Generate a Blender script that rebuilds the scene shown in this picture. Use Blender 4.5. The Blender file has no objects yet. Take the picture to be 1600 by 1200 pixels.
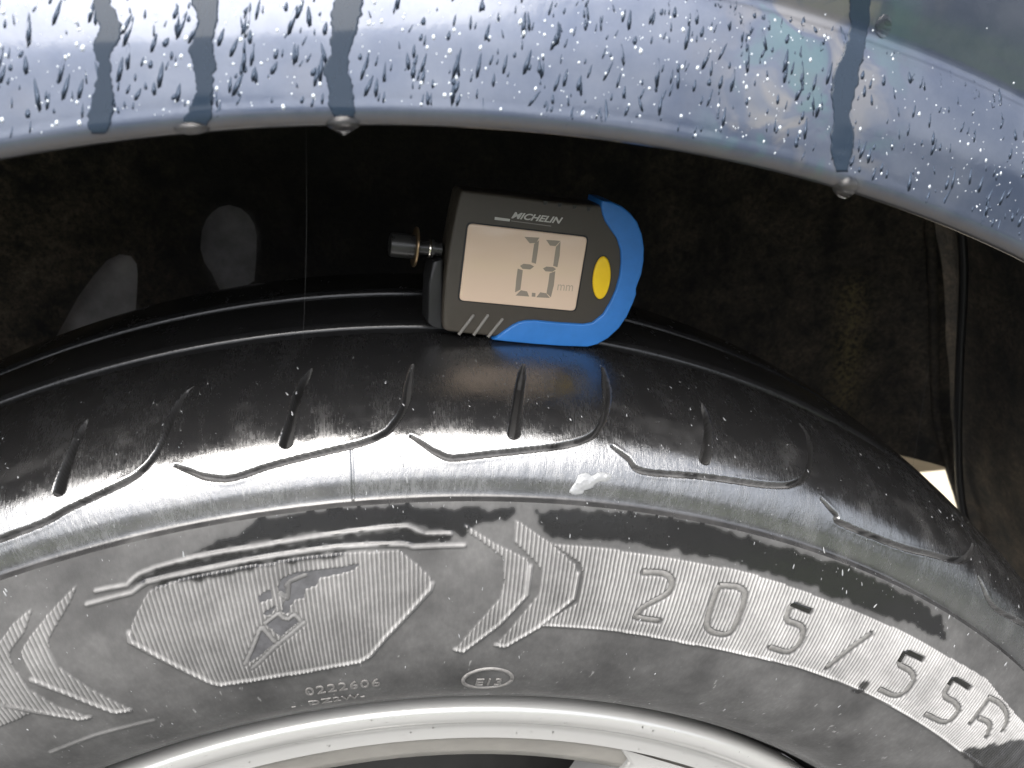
import bpy, bmesh, math, random
import numpy as np
from mathutils import Matrix, Vector
from mathutils.geometry import delaunay_2d_cdt

random.seed(7); RNG = np.random.default_rng(11)
SC = bpy.context.scene
COL = SC.collection
MM = 0.001                       # the script works in millimetres, wheel centre at the origin

# ------------------------------------------------------------------ camera
CAM = np.array([11.462, -186.235, 414.463])
PITCH, YAW, ROLL, FPX = math.radians(-25.865), math.radians(8.793), math.radians(-0.317), 1419.3
FW = np.array([math.sin(YAW)*math.cos(PITCH), math.cos(YAW)*math.cos(PITCH), math.sin(PITCH)])
_r = np.array([math.cos(YAW), -math.sin(YAW), 0.0]); _u = np.cross(_r, FW)
RT = _r*math.cos(ROLL) + _u*math.sin(ROLL); UP = -_r*math.sin(ROLL) + _u*math.cos(ROLL)
cd = bpy.data.cameras.new("camera"); cam = bpy.data.objects.new("camera", cd); COL.objects.link(cam)
cd.sensor_fit = 'HORIZONTAL'; cd.sensor_width = 36.0; cd.lens = 36.0*FPX/1600.0
cd.clip_start = 0.01; cd.clip_end = 500.0
M = Matrix.Identity(4)
for i in range(3):
    M[i][0], M[i][1], M[i][2], M[i][3] = RT[i], UP[i], -FW[i], CAM[i]*MM
cam.matrix_world = M
cd.dof.use_dof = True; cd.dof.focus_distance = 0.262; cd.dof.aperture_fstop = 24.0
SC.camera = cam

# ------------------------------------------------------------------ world, sun, exposure
SUN_EL, SUN_AZ = math.radians(63), math.radians(196)      # azimuth clockwise from +Y
w = bpy.data.worlds.new("World"); SC.world = w; w.use_nodes = True
nt = w.node_tree; nt.nodes.clear()
out = nt.nodes.new("ShaderNodeOutputWorld"); bg = nt.nodes.new("ShaderNodeBackground")
sky = nt.nodes.new("ShaderNodeTexSky"); sky.sky_type = 'NISHITA'; sky.sun_disc = False
sky.sun_elevation = SUN_EL; sky.sun_rotation = SUN_AZ
sky.air_density = 1.0; sky.dust_density = 4.0; sky.ozone_density = 1.0
hsv = nt.nodes.new("ShaderNodeHueSaturation"); hsv.inputs['Saturation'].default_value = 0.38
nt.links.new(sky.outputs[0], hsv.inputs['Color']); nt.links.new(hsv.outputs[0], bg.inputs[0])
bg.inputs[1].default_value = 0.13
nt.links.new(bg.outputs[0], out.inputs[0])
sl = bpy.data.lights.new("sun", 'SUN'); so = bpy.data.objects.new("sun", sl); COL.objects.link(so)
sl.energy = 1.5; sl.angle = math.radians(62); sl.color = (1.0, 0.96, 0.9)
sd = Vector((math.sin(SUN_AZ)*math.cos(SUN_EL), math.cos(SUN_AZ)*math.cos(SUN_EL), math.sin(SUN_EL)))
so.rotation_euler = sd.to_track_quat('Z', 'Y').to_euler(); so.location = (0, -2, 3)
SC.view_settings.view_transform = 'Standard'; SC.view_settings.look = 'None'
SC.view_settings.exposure = 1.82; SC.view_settings.gamma = 1.0
SC.cycles.max_bounces = 10; SC.cycles.transmission_bounces = 8; SC.cycles.caustics_refractive = False

# ------------------------------------------------------------------ helpers
def setp(o, label=None, cat=None, group=None, kind=None):
    for k, v in (("label", label), ("category", cat), ("group", group), ("kind", kind)):
        if v: o[k] = v
    return o

def thing(name, loc, label, cat, group=None):
    o = bpy.data.objects.new(name, None); COL.objects.link(o)
    o.location = Vector([c*MM for c in loc]); o.empty_display_size = 0.01
    return setp(o, label, cat, group)

def origin_of(o):
    p = np.zeros(3)
    while o is not None:
        p = p + np.array(o.location)/MM; o = o.parent
    return p

def link(name, me, mat, parent=None, smooth=True):
    if mat is not None: me.materials.append(mat)
    o = bpy.data.objects.new(name, me); COL.objects.link(o)
    if parent is not None: o.parent = parent
    if smooth: me.polygons.foreach_set("use_smooth", np.ones(len(me.polygons), bool))
    me.update()
    return o

def mesh(name, V, F, mat, parent=None, smooth=True, origin=None):
    V = np.asarray(V, float)
    org = origin_of(parent) if parent is not None else np.zeros(3)
    if origin is not None: org = np.asarray(origin, float)
    me = bpy.data.meshes.new(name)
    me.from_pydata(((V-org)*MM).tolist(), [], [tuple(int(i) for i in f) for f in F])
    o = link(name, me, mat, parent, smooth)
    if origin is not None and parent is None: o.location = Vector(org*MM)
    return o

def grid(name, P, mat, parent=None, attrs=None, close_u=False, flip=False):
    nu, nv = P.shape[:2]
    org = origin_of(parent) if parent is not None else np.zeros(3)
    me = bpy.data.meshes.new(name)
    me.vertices.add(nu*nv); me.vertices.foreach_set("co", ((P.reshape(-1, 3)-org)*MM).ravel())
    iu = np.arange(nu if close_u else nu-1); iv = np.arange(nv-1)
    A, B = np.meshgrid(iu, iv, indexing='ij'); A2 = (A+1) % nu
    q = np.stack([A*nv+B, A2*nv+B, A2*nv+B+1, A*nv+B+1], -1).reshape(-1, 4)
    if flip: q = q[:, ::-1]
    n = len(q)
    me.loops.add(n*4); me.loops.foreach_set("vertex_index", q.ravel().astype(np.int32))
    me.polygons.add(n); me.polygons.foreach_set("loop_start", np.arange(0, n*4, 4, dtype=np.int32))
    me.update(calc_edges=True)
    for k, a in (attrs or {}).items():
        if a.ndim == 3:
            at = me.attributes.new(k, 'FLOAT_VECTOR', 'POINT'); at.data.foreach_set("vector", a.astype(np.float32).ravel())
        else:
            at = me.attributes.new(k, 'FLOAT', 'POINT'); at.data.foreach_set("value", a.astype(np.float32).ravel())
    me.validate()
    return link(name, me, mat, parent)

def catmull(P, n=24):
    P = np.asarray(P, float); Q = np.vstack([2*P[0]-P[1], P, 2*P[-1]-P[-2]]); o = []
    for i in range(1, len(Q)-2):
        p0, p1, p2, p3 = Q[i-1:i+3]
        d = [max(np.linalg.norm(b-a), 1e-6)**.5 for a, b in ((p0, p1), (p1, p2), (p2, p3))]
        m1 = ((p1-p0)/d[0]-(p2-p0)/(d[0]+d[1])+(p2-p1)/d[1])*d[1]
        m2 = ((p2-p1)/d[1]-(p3-p1)/(d[1]+d[2])+(p3-p2)/d[2])*d[1]
        t = np.linspace(0, 1, n, endpoint=False)[:, None]
        o.append((2*t**3-3*t**2+1)*p1+(t**3-2*t**2+t)*m1+(-2*t**3+3*t**2)*p2+(t**3-t**2)*m2)
    return np.vstack(o+[P[-1:]])

def resample(P, step=None, n=None):
    d = np.r_[0, np.cumsum(np.linalg.norm(np.diff(P, axis=0), axis=1))]
    if n is None: n = max(2, int(round(d[-1]/step))+1)
    t = np.linspace(0, d[-1], n)
    return np.stack([np.interp(t, d, P[:, k]) for k in range(P.shape[1])], 1)

def ray(u, v):
    d = FW*FPX + RT*(u-800) - UP*(v-600)
    return d/np.linalg.norm(d)

def on_plane(u, v, p0, n):
    d = ray(u, v); return CAM + d*(((p0-CAM)@n)/(d@n))

class Rev:
    """surface of revolution about the Y direction: profile rows (y, R); parameters: angle from the top and arc length s"""
    def __init__(self, prof, xc=0.0, zc=0.0):
        self.p = np.asarray(prof, float); self.xc, self.zc = xc, zc
        self.s = np.r_[0, np.cumsum(np.linalg.norm(np.diff(self.p, axis=0), axis=1))]
        t = np.gradient(self.p, self.s, axis=0); t /= np.linalg.norm(t, axis=1)[:, None]
        self.n = np.stack([-t[:, 1], t[:, 0]], 1)          # (ny, nR): outward when the profile runs bead to tread
    def pt(self, th, s, h=0.0):
        th, s, h = np.broadcast_arrays(np.asarray(th, float), np.asarray(s, float), np.asarray(h, float))
        y = np.interp(s, self.s, self.p[:, 0]); R = np.interp(s, self.s, self.p[:, 1])
        ny = np.interp(s, self.s, self.n[:, 0]); nR = np.interp(s, self.s, self.n[:, 1])
        L = np.hypot(ny, nR)+1e-9; R = R+h*nR/L; y = y+h*ny/L
        return np.stack([self.xc+R*np.sin(th), y, self.zc+R*np.cos(th)], -1)
    def hit(self, u, v):
        d = ray(u, v); lo, hi, best = 80.0, 700.0, None
        p = self.p[::max(1, len(self.p)//260)]
        for it in range(3):
            t = np.linspace(lo, hi, 700)
            q = CAM+d*t[:, None]; y = q[:, 1]; R = np.hypot(q[:, 0]-self.xc, q[:, 2]-self.zc)
            a = np.stack([y, R], 1)
            if it: p = self.p[max(0, k0-30):k0+31]
            A, E = a[:-1, None], (a[1:]-a[:-1])[:, None]; Bp, Fp = p[None, :-1], (p[1:]-p[:-1])[None]
            den = E[..., 0]*Fp[..., 1]-E[..., 1]*Fp[..., 0]; den = np.where(np.abs(den) < 1e-12, 1e-12, den)
            w_ = Bp-A
            ta = (w_[..., 0]*Fp[..., 1]-w_[..., 1]*Fp[..., 0])/den; tb = (w_[..., 0]*E[..., 1]-w_[..., 1]*E[..., 0])/den
            ok = (ta >= 0) & (ta <= 1) & (tb >= -1e-6) & (tb <= 1+1e-6)
            if not ok.any(): break
            i = int(np.argmax(ok.any(1))); j = int(np.argmax(ok[i]))
            tt = t[i]+ta[i, j]*(t[i+1]-t[i]); pp = p[j]+tb[i, j]*(p[j+1]-p[j])
            k0 = int(np.argmin(np.linalg.norm(self.p-pp, axis=1)))
            q = CAM+d*tt
            best = (math.atan2(q[0]-self.xc, q[2]-self.zc), self.s_of(pp, k0))
            lo, hi = tt-3, tt+3
            if it == 1: break
        return best
    def s_of(self, pp, k):
        k = min(max(k, 1), len(self.p)-2); b = None
        for i in (k-1, k):
            e = self.p[i+1]-self.p[i]; f = np.clip(((pp-self.p[i])@e)/(e@e), 0, 1)
            dd = np.linalg.norm(self.p[i]+f*e-pp)
            if b is None or dd < b[0]: b = (dd, self.s[i]+f*(self.s[i+1]-self.s[i]))
        return b[1]
    def path(self, pts):
        return np.array([h for h in (self.hit(*q) for q in pts) if h is not None])

def pip(X, Y, poly):
    inside = np.zeros(X.shape, bool); n = len(poly)
    for i in range(n):
        x1, y1 = poly[i]; x2, y2 = poly[(i+1) % n]
        if y1 == y2: continue
        c = ((y1 > Y) != (y2 > Y)) & (X < (x2-x1)*(Y-y1)/(y2-y1)+x1)
        inside ^= c
    return inside

class Field:
    """a height / wetness / dust field on a (theta, s) grid"""
    def __init__(self, th, s, R0):
        self.th, self.s, self.R0 = th, s, R0
        self.X = th*R0
    def win(self, pts, pad):
        x = pts[:, 0]*self.R0; y = pts[:, 1]
        i0, i1 = np.searchsorted(self.X, [x.min()-pad, x.max()+pad]); j0, j1 = np.searchsorted(self.s, [y.min()-pad, y.max()+pad])
        return slice(i0, i1), slice(j0, j1)
    def dist(self, pts, pad=4):
        """distance to a polyline and the fraction along it, in a window"""
        si, sj = self.win(pts, pad); X, Y = np.meshgrid(self.X[si], self.s[sj], indexing='ij')
        D = np.full(X.shape, 1e9); T = np.zeros(X.shape)
        P = np.stack([pts[:, 0]*self.R0, pts[:, 1]], 1)
        L = np.r_[0, np.cumsum(np.linalg.norm(np.diff(P, axis=0), axis=1))]
        for i in range(len(P)-1):
            e = P[i+1]-P[i]; f = np.clip(((X-P[i, 0])*e[0]+(Y-P[i, 1])*e[1])/(e@e+1e-12), 0, 1)
            d = np.hypot(X-P[i, 0]-f*e[0], Y-P[i, 1]-f*e[1]); m = d < D
            D[m] = d[m]; T[m] = ((L[i]+f*(L[i+1]-L[i]))/L[-1])[m]
        return si, sj, D, T
    def inside(self, pts):
        si, sj = self.win(pts, 1); X, Y = np.meshgrid(self.th[si], self.s[sj], indexing='ij')
        return si, sj, pip(X, Y, pts)

def vnoise(X, Y, seed=0):
    """cheap smooth value noise in [0, 1]"""
    r = np.random.default_rng(seed).random((256, 256))
    x0 = np.floor(X).astype(int); y0 = np.floor(Y).astype(int); fx = X-x0; fy = Y-y0
    fx = fx*fx*(3-2*fx); fy = fy*fy*(3-2*fy)
    g = lambda a, b: r[a % 256, b % 256]
    return (g(x0, y0)*(1-fx)+g(x0+1, y0)*fx)*(1-fy)+(g(x0, y0+1)*(1-fx)+g(x0+1, y0+1)*fx)*fy

def fbm(X, Y, seed=0, o=4):
    a, t = 0.5, 0
    for i in range(o): t = t+a*vnoise(X*2**i, Y*2**i, seed+i); a *= .5
    return t

def sstep(a, b, x):
    t = np.clip((x-a)/(b-a), 0, 1); return t*t*(3-2*t)

def tube(path, rad, n=8, caps=True):
    P = np.asarray(path, float); r = np.broadcast_to(np.asarray(rad, float), (len(P),))
    T = np.gradient(P, axis=0); T /= np.linalg.norm(T, axis=1)[:, None]
    a = np.array([0, 0, 1.0]) if abs(T[0][2]) < .9 else np.array([0, 1.0, 0]); V, F = [], []
    for i in range(len(P)):
        b = np.cross(T[i], a); b /= np.linalg.norm(b); c = np.cross(b, T[i]); a = c
        for k in range(n):
            g = 2*math.pi*k/n; V.append(P[i]+r[i]*(math.cos(g)*b+math.sin(g)*c))
    for i in range(len(P)-1):
        for k in range(n): F.append((i*n+k, i*n+(k+1) % n, (i+1)*n+(k+1) % n, (i+1)*n+k))
    if caps: F.append(tuple(range(n))[::-1]); F.append(tuple(range((len(P)-1)*n, len(P)*n)))
    return V, F

def lathe_y(prof, n=96, a0=0.0, a1=2*math.pi):
    th = np.linspace(a0, a1, n+1); p = np.asarray(prof, float)
    return np.stack([p[None, :, 1]*np.sin(th)[:, None], np.broadcast_to(p[None, :, 0], (n+1, len(p))), p[None, :, 1]*np.cos(th)[:, None]], -1)

def fill_poly(poly):
    """triangulate a simple outline"""
    n = len(poly)
    r = delaunay_2d_cdt([Vector(p) for p in poly], [], [list(range(n))], 1, 1e-7)
    return [tuple(v) for v in r[0]], [tuple(f) for f in r[2]]

def text_geo(s, size, depth=0.0, shear=0.0, bold=0.0, spacing=1.0):
    cu = bpy.data.curves.new("t", 'FONT'); cu.body = s; cu.size = size; cu.extrude = depth; cu.shear = shear
    cu.offset = bold; cu.space_character = spacing; cu.resolution_u = 3; cu.align_x = 'LEFT'
    o = bpy.data.objects.new("t", cu); COL.objects.link(o)
    dg = bpy.context.evaluated_depsgraph_get(); me = bpy.data.meshes.new_from_object(o.evaluated_get(dg))
    V = np.array([v.co[:] for v in me.vertices]).reshape(-1, 3); F = [tuple(p.vertices) for p in me.polygons]
    bpy.data.objects.remove(o); bpy.data.curves.remove(cu); bpy.data.meshes.remove(me)
    return V, F

# ------------------------------------------------------------------ materials
def mat_new(name):
    m = bpy.data.materials.new(name); m.use_nodes = True
    return m, m.node_tree, m.node_tree.nodes["Principled BSDF"]

def N(t, typ, **kw):
    n = t.nodes.new(typ)
    for k, v in kw.items():
        if k in n.inputs: n.inputs[k].default_value = v
        else: setattr(n, k, v)
    return n

def noise(t, vec, scale, detail=4, rough=.55, dist=0.0):
    n = N(t, "ShaderNodeTexNoise", Scale=scale, Detail=detail, Roughness=rough, Distortion=dist)
    if vec is not None: t.links.new(vec, n.inputs['Vector'])
    return n.outputs['Fac']

def ramp(t, fac, a, b, lo=0.0, hi=1.0):
    n = N(t, "ShaderNodeMapRange"); n.inputs['From Min'].default_value = a; n.inputs['From Max'].default_value = b
    n.inputs['To Min'].default_value = lo; n.inputs['To Max'].default_value = hi
    t.links.new(fac, n.inputs['Value']); return n.outputs[0]

def mixc(t, fac, a, b):
    n = N(t, "ShaderNodeMix", data_type='RGBA')
    for s, v in ((n.inputs[0], fac), (n.inputs[6], a), (n.inputs[7], b)):
        if isinstance(v, (tuple, float, int)): s.default_value = (*v, 1) if isinstance(v, tuple) and len(v) == 3 else v
        else: t.links.new(v, s)
    return n.outputs[2]

def math_(t, op, a, b=None, clamp=False):
    n = N(t, "ShaderNodeMath", operation=op); n.use_clamp = clamp
    for s, v in ((n.inputs[0], a), (n.inputs[1], b)):
        if v is None: continue
        if isinstance(v, (float, int)): s.default_value = v
        else: t.links.new(v, s)
    return n.outputs[0]

def bump(t, h, strength, dist=0.001, normal=None):
    n = N(t, "ShaderNodeBump"); n.inputs['Strength'].default_value = strength; n.inputs['Distance'].default_value = dist
    t.links.new(h, n.inputs['Height'])
    if normal is not None: t.links.new(normal, n.inputs['Normal'])
    return n.outputs[0]

def scaled(t, vec, s):
    n = N(t, "ShaderNodeMapping"); n.inputs['Scale'].default_value = s; t.links.new(vec, n.inputs['Vector']); return n.outputs[0]

def obj_vec(t):
    return N(t, "ShaderNodeTexCoord").outputs['Object']

def attr(t, name, out='Fac'):
    n = N(t, "ShaderNodeAttribute"); n.attribute_name = name; return n.outputs[out]

def rubber():
    m, t, b = mat_new("tyre_rubber")
    suv = attr(t, "suv", 'Vector'); wet = attr(t, "wet"); dust = attr(t, "dust")
    n1 = noise(t, scaled(t, suv, (.09, .09, 1)), 1.0, 6, .62); n2 = noise(t, scaled(t, suv, (.9, .5, 1)), 1.0, 5, .6)
    cloud = math_(t, 'MULTIPLY', ramp(t, n1, .3, .7, .7, 1.22), ramp(t, n2, .3, .7, .88, 1.1))
    d = math_(t, 'MULTIPLY', dust, cloud, True)
    c = mixc(t, d, (.009, .009, .0095), (.36, .355, .35))
    t.links.new(c, b.inputs['Base Color'])
    rw = math_(t, 'ADD', wet, ramp(t, n2, .3, .7, -.12, .12), True)
    st2 = noise(t, scaled(t, suv, (2.6, .35, 1)), 1.0, 3, .6)
    t.links.new(math_(t, 'ADD', ramp(t, rw, 0, 1, .60, .11), math_(t, 'MULTIPLY', ramp(t, st2, .42, .68, 0, .13), attr(t, 'shine'))), b.inputs['Roughness'])
    b.inputs['IOR'].default_value = 2.0
    t.links.new(ramp(t, attr(t, 'shine'), 0, 1, .17, 1.0), b.inputs['Specular IOR Level'])
    streak = noise(t, scaled(t, suv, (3.6, .55, 1)), 1.0, 3, .6)
    fine = noise(t, scaled(t, suv, (5.5, 4.0, 1)), 1.0, 2, .5)
    h = math_(t, 'ADD', math_(t, 'MULTIPLY', streak, .7), math_(t, 'MULTIPLY', fine, .3))
    bm_ = N(t, 'ShaderNodeBump'); bm_.inputs['Distance'].default_value = .00015; t.links.new(h, bm_.inputs['Height'])
    t.links.new(ramp(t, attr(t, 'shine'), 0, 1, .28, .62), bm_.inputs['Strength']); t.links.new(bm_.outputs[0], b.inputs['Normal'])
    return m

def plain(name, col, rough=.5, metal=0.0, nscale=0, namp=.15, bumps=0.0, coat=0.0, spec=.5, bscale=None):
    m, t, b = mat_new(name)
    b.inputs['Roughness'].default_value = rough; b.inputs['Metallic'].default_value = metal
    b.inputs['Coat Weight'].default_value = coat; b.inputs['Specular IOR Level'].default_value = spec
    if nscale:
        v = obj_vec(t); n = noise(t, v, nscale, 5, .6)
        t.links.new(mixc(t, ramp(t, n, .3, .7), tuple(c*(1-namp) for c in col), tuple(min(1, c*(1+namp)) for c in col)), b.inputs['Base Color'])
        t.links.new(ramp(t, n, .3, .7, rough*.8, min(1, rough*1.2)), b.inputs['Roughness'])
        if bumps: t.links.new(bump(t, noise(t, v, bscale or nscale*4, 3, .6), bumps, .0003), b.inputs['Normal'])
    else: b.inputs['Base Color'].default_value = (*col, 1)
    return m

def paint():
    m, t, b = mat_new("wet_car_paint")
    suv = attr(t, "suv", 'Vector'); dirt = attr(t, "dirt")
    n1 = noise(t, scaled(t, suv, (.05, .05, 1)), 1.0, 5, .6); n2 = noise(t, scaled(t, suv, (1.7, 1.1, 1)), 1.0, 4, .65)
    mist = ramp(t, n1, .36, .64, .0, .8)
    c = mixc(t, mist, (.052, .067, .104), (.098, .112, .146))
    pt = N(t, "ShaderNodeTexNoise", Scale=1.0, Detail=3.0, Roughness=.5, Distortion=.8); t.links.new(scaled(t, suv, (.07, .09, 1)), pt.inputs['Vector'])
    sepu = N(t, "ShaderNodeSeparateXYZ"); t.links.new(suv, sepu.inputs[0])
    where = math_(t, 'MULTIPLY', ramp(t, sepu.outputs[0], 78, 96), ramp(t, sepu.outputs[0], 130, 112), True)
    refl_beige = math_(t, 'MULTIPLY', where, ramp(t, pt.outputs['Fac'], .50, .60), True)  # beige and teal reflections of the surroundings, painted into the base colour
    refl_teal = math_(t, 'MULTIPLY', where, ramp(t, pt.outputs['Fac'], .46, .38), True)
    c = mixc(t, math_(t, 'MULTIPLY', refl_beige, .55), c, (.20, .185, .165)); c = mixc(t, math_(t, 'MULTIPLY', refl_teal, .5), c, (.06, .13, .13))
    c = mixc(t, math_(t, 'MULTIPLY', dirt, ramp(t, n2, .3, .7, .6, 1), True), c, (.125, .108, .088))
    t.links.new(c, b.inputs['Base Color'])
    b.inputs['Metallic'].default_value = .8; b.inputs['Specular IOR Level'].default_value = .2; b.inputs['IOR'].default_value = 1.5
    t.links.new(ramp(t, n2, .3, .7, .42, .54), b.inputs['Roughness'])
    b.inputs['Coat Weight'].default_value = 1.0; b.inputs['Coat Roughness'].default_value = .11; b.inputs['Coat IOR'].default_value = 1.58
    t.links.new(bump(t, n2, .12, .0002), b.inputs['Normal'])
    t.links.new(bump(t, noise(t, scaled(t, suv, (.5, .35, 1)), 1.0, 3, .5), .10, .0003), b.inputs['Coat Normal'])
    return m

def water(name="water", tint=(1, 1, 1), rough=0.0):
    m, t, b = mat_new(name)
    b.inputs['Base Color'].default_value = (*tint, 1); b.inputs['Roughness'].default_value = rough
    b.inputs['IOR'].default_value = 1.333; b.inputs['Transmission Weight'].default_value = 1.0
    return m

def liner_mat():
    m, t, b = mat_new("dirty_liner_plastic")
    v = obj_vec(t)
    sep = N(t, "ShaderNodeSeparateXYZ"); t.links.new(v, sep.inputs[0])
    n1 = noise(t, v, 42, 8, .72); n2 = noise(t, v, 420, 5, .75); n3 = noise(t, v, 9, 3, .5)
    left = ramp(t, sep.outputs[0], -.06, -.16, 0, 1)
    right = ramp(t, sep.outputs[0], .06, .2, 0, .42)
    reg = math_(t, 'MAXIMUM', left, right, True)
    k = math_(t, 'MULTIPLY', math_(t, 'MULTIPLY', ramp(t, n1, .38, .68), ramp(t, n2, .3, .65)), math_(t, 'ADD', reg, .16), True)
    c = mixc(t, k, (.0145, .014, .0135), (.27, .21, .145))
    lich = math_(t, 'MULTIPLY', attr(t, "moss"), ramp(t, n2, .42, .6), True)
    c = mixc(t, lich, c, (.17, .135, .06))
    t.links.new(c, b.inputs['Base Color']); b.inputs['Roughness'].default_value = .75
    t.links.new(bump(t, math_(t, 'ADD', n1, math_(t, 'MULTIPLY', n2, .6)), .7, .004), b.inputs['Normal'])
    return m

M_RUB = rubber()
M_GROOVE = plain("digit_floor_rubber", (.135, .132, .127), .5, nscale=900, namp=.25, bumps=.3)
M_RIB = plain("dusty_rib_rubber", (.20, .195, .185), .6, nscale=700, namp=.3, bumps=.3)
M_EMB = plain("emblem_rubber", (.062, .062, .066), .42, nscale=400, namp=.25, bumps=.15)
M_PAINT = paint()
M_WATER = water(); M_RUN = water("water_run", (.026, .040, .062), .07); M_RUN.node_tree.nodes["Principled BSDF"].inputs["Transmission Weight"].default_value = .35; M_RUN.node_tree.nodes["Principled BSDF"].inputs["Specular IOR Level"].default_value = .35
M_TRAIL = plain("trail_water", (.040, .056, .085), .25, .2, spec=.3); M_SPRAY = plain("spray_water", (.22, .225, .23), .12, coat=.5)
M_BEAD = plain("bead_water", (.40, .44, .48), .1, coat=1.0)  # opaque pale colour stands in for the sky's bright glints in the beads
M_LINER = liner_mat()
M_ALLOY = plain("silver_wheel_paint", (.47, .468, .455), .30, .35, coat=.8)
M_ALLOYD = plain("rim_barrel_paint", (.30, .285, .26), .5, .2, nscale=60, namp=.2)
M_BLACKP = plain("charcoal_plastic", (.048, .040, .031), .48, nscale=500, namp=.08, bumps=.25, bscale=6000)
M_BLUE = plain("blue_rubber", (.022, .15, .45), .42, nscale=300, namp=.07, bumps=.06, bscale=5000)
M_YEL = plain("yellow_button", (.80, .52, .008), .4, nscale=300, namp=.04)
M_LCD = plain("lcd_glass", (.65, .49, .365), .28, coat=.5)
M_SEG = plain("lcd_segment", (.25, .205, .17), .35, coat=.4)
M_SEGF = plain("lcd_faint", (.40, .32, .25), .35, coat=.4)
M_PRINT = plain("pale_print", (.42, .41, .38), .5)
M_DGREY = plain("grey_ridge", (.17, .16, .145), .45, nscale=500, namp=.1)
M_STEEL = plain("probe_metal", (.035, .034, .033), .3, .3, nscale=200, namp=.2)
M_BRASS = plain("brass_washer", (.34, .24, .14), .35, .9, nscale=200, namp=.2)
M_DARK = plain("black_plastic", (.014, .014, .015), .45, nscale=300, namp=.2)
M_GREYP = plain("grey_underseal", (.24, .236, .24), .85, nscale=55, namp=.45, bumps=.6, bscale=300)
M_CREAM = plain("beige_underbody", (.46, .36, .23), .6, nscale=30, namp=.08)
M_DISC = plain("brake_iron", (.022, .021, .02), .6, .3, nscale=60, namp=.3)
M_THREAD = plain("pale_thread", (.07, .07, .07), .5)
M_GROUND = plain("wet_asphalt", (.075, .074, .072), .45, nscale=40, namp=.35, bumps=.5, bscale=300)
M_PALE = plain("pale_concrete", (.50, .44, .32), .6, nscale=5, namp=.15, bumps=.3, bscale=300)
M_GRASS = plain("grass_green", (.10, .17, .035), .8, nscale=3, namp=.45)
M_HEDGE = plain("hedge_leaf", (.030, .045, .022), .7, nscale=4, namp=.4)
M_SPECK = plain("pale_grit", (.62, .60, .56), .6)

# ------------------------------------------------------------------ the setting: ground
def ground_sheet(name, x0, x1, y0, y1, z, mat, n=24):
    xs = np.linspace(x0, x1, n); ys = np.linspace(y0, y1, n)
    P = np.stack(np.meshgrid(xs, ys, indexing='ij'), -1); P = np.concatenate([P, np.full(P.shape[:2]+(1,), z)], -1)
    return setp(grid(name, P, mat), kind="structure")
ground_sheet("road", -60000, 60000, -60000, 60000, -316, M_GROUND, 40)
ground_sheet("pavement", -30000, 30000, 620, 4200, -312, M_PALE)
ground_sheet("grass_verge", -30000, 30000, -6300, -3000, -312, M_GRASS)

# dark planting across the verge: a far hedge read only as a dark mass in the paint's reflections
def hedge():
    V, F = [], []
    for i in range(5200):
        x = RNG.uniform(-26000, 26000); top = 2600+900*vnoise(np.array([x/1500.0]), np.array([0.3]), 3)[0]
        c = np.array([x, -6900+RNG.normal(0, 450), -316+RNG.uniform(0, 1)**.8*top])
        a = RNG.normal(size=3); a /= np.linalg.norm(a); b = np.cross(a, RNG.normal(size=3)); b /= np.linalg.norm(b)
        s = RNG.uniform(160, 330); k = len(V)
        V += [c-a*s, c+b*s*.6, c+a*s, c-b*s*.6]; F.append((k, k+1, k+2, k+3))
    return setp(mesh("hedge", V, F, M_HEDGE, smooth=False), kind="stuff")
hedge()

# ------------------------------------------------------------------ the car: flare, panel, liner
XC, ZC = 0.354, 7.604
car = thing("car", (0, 0, 340), "wet blue-grey car body whose flared wheel arch curves over the tyre", "car")
flare = np.array([(34, 384), (16, 381.2), (5, 377.6), (-.5, 375.6), (-3.2, 375.3), (-5.0, 376.3), (-5.5, 378.2), (-4.9, 381), (-3.55, 386),
                  (-1.8, 392), (.5, 398), (2.6, 402.6), (4.1, 404.8)])
crease = np.array([(4.1, 404.8), (5.2, 405.9), (5.6, 407.2), (5.6, 409.5), (5.4, 414), (5.4, 425), (6.3, 450), (19, 500), (26, 580), (40, 700), (80, 830)])
fprof = np.vstack([catmull(flare, 14), catmull(crease, 14)[1:]])
FEN = Rev(fprof, XC, ZC)
fs = np.r_[np.linspace(0, FEN.s[-1]*.0, 1), FEN.s]
fs = np.unique(np.r_[np.linspace(0, 90, 220), np.linspace(90, FEN.s[-1], 40)])
fth = np.radians(np.linspace(-58, 62, 420))
TH, SS = np.meshgrid(fth, fs, indexing='ij')
s_lip = FEN.s[np.argmin(np.abs(FEN.p[:, 0]+5.6)+np.abs(FEN.p[:, 1]-378.2))]
dirt = (1-sstep(s_lip-1.6, s_lip+.5, SS))*(.75+.5*(fbm(TH*60, SS*.4, 5)-.5)) + .12*sstep(.62, .8, fbm(TH*30, SS*.1, 9))
grid("fender_panel", FEN.pt(TH, SS), M_PAINT, car, dict(dirt=np.clip(dirt, 0, 1), suv=np.stack([TH*390, SS, 0*SS], -1)))

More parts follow.
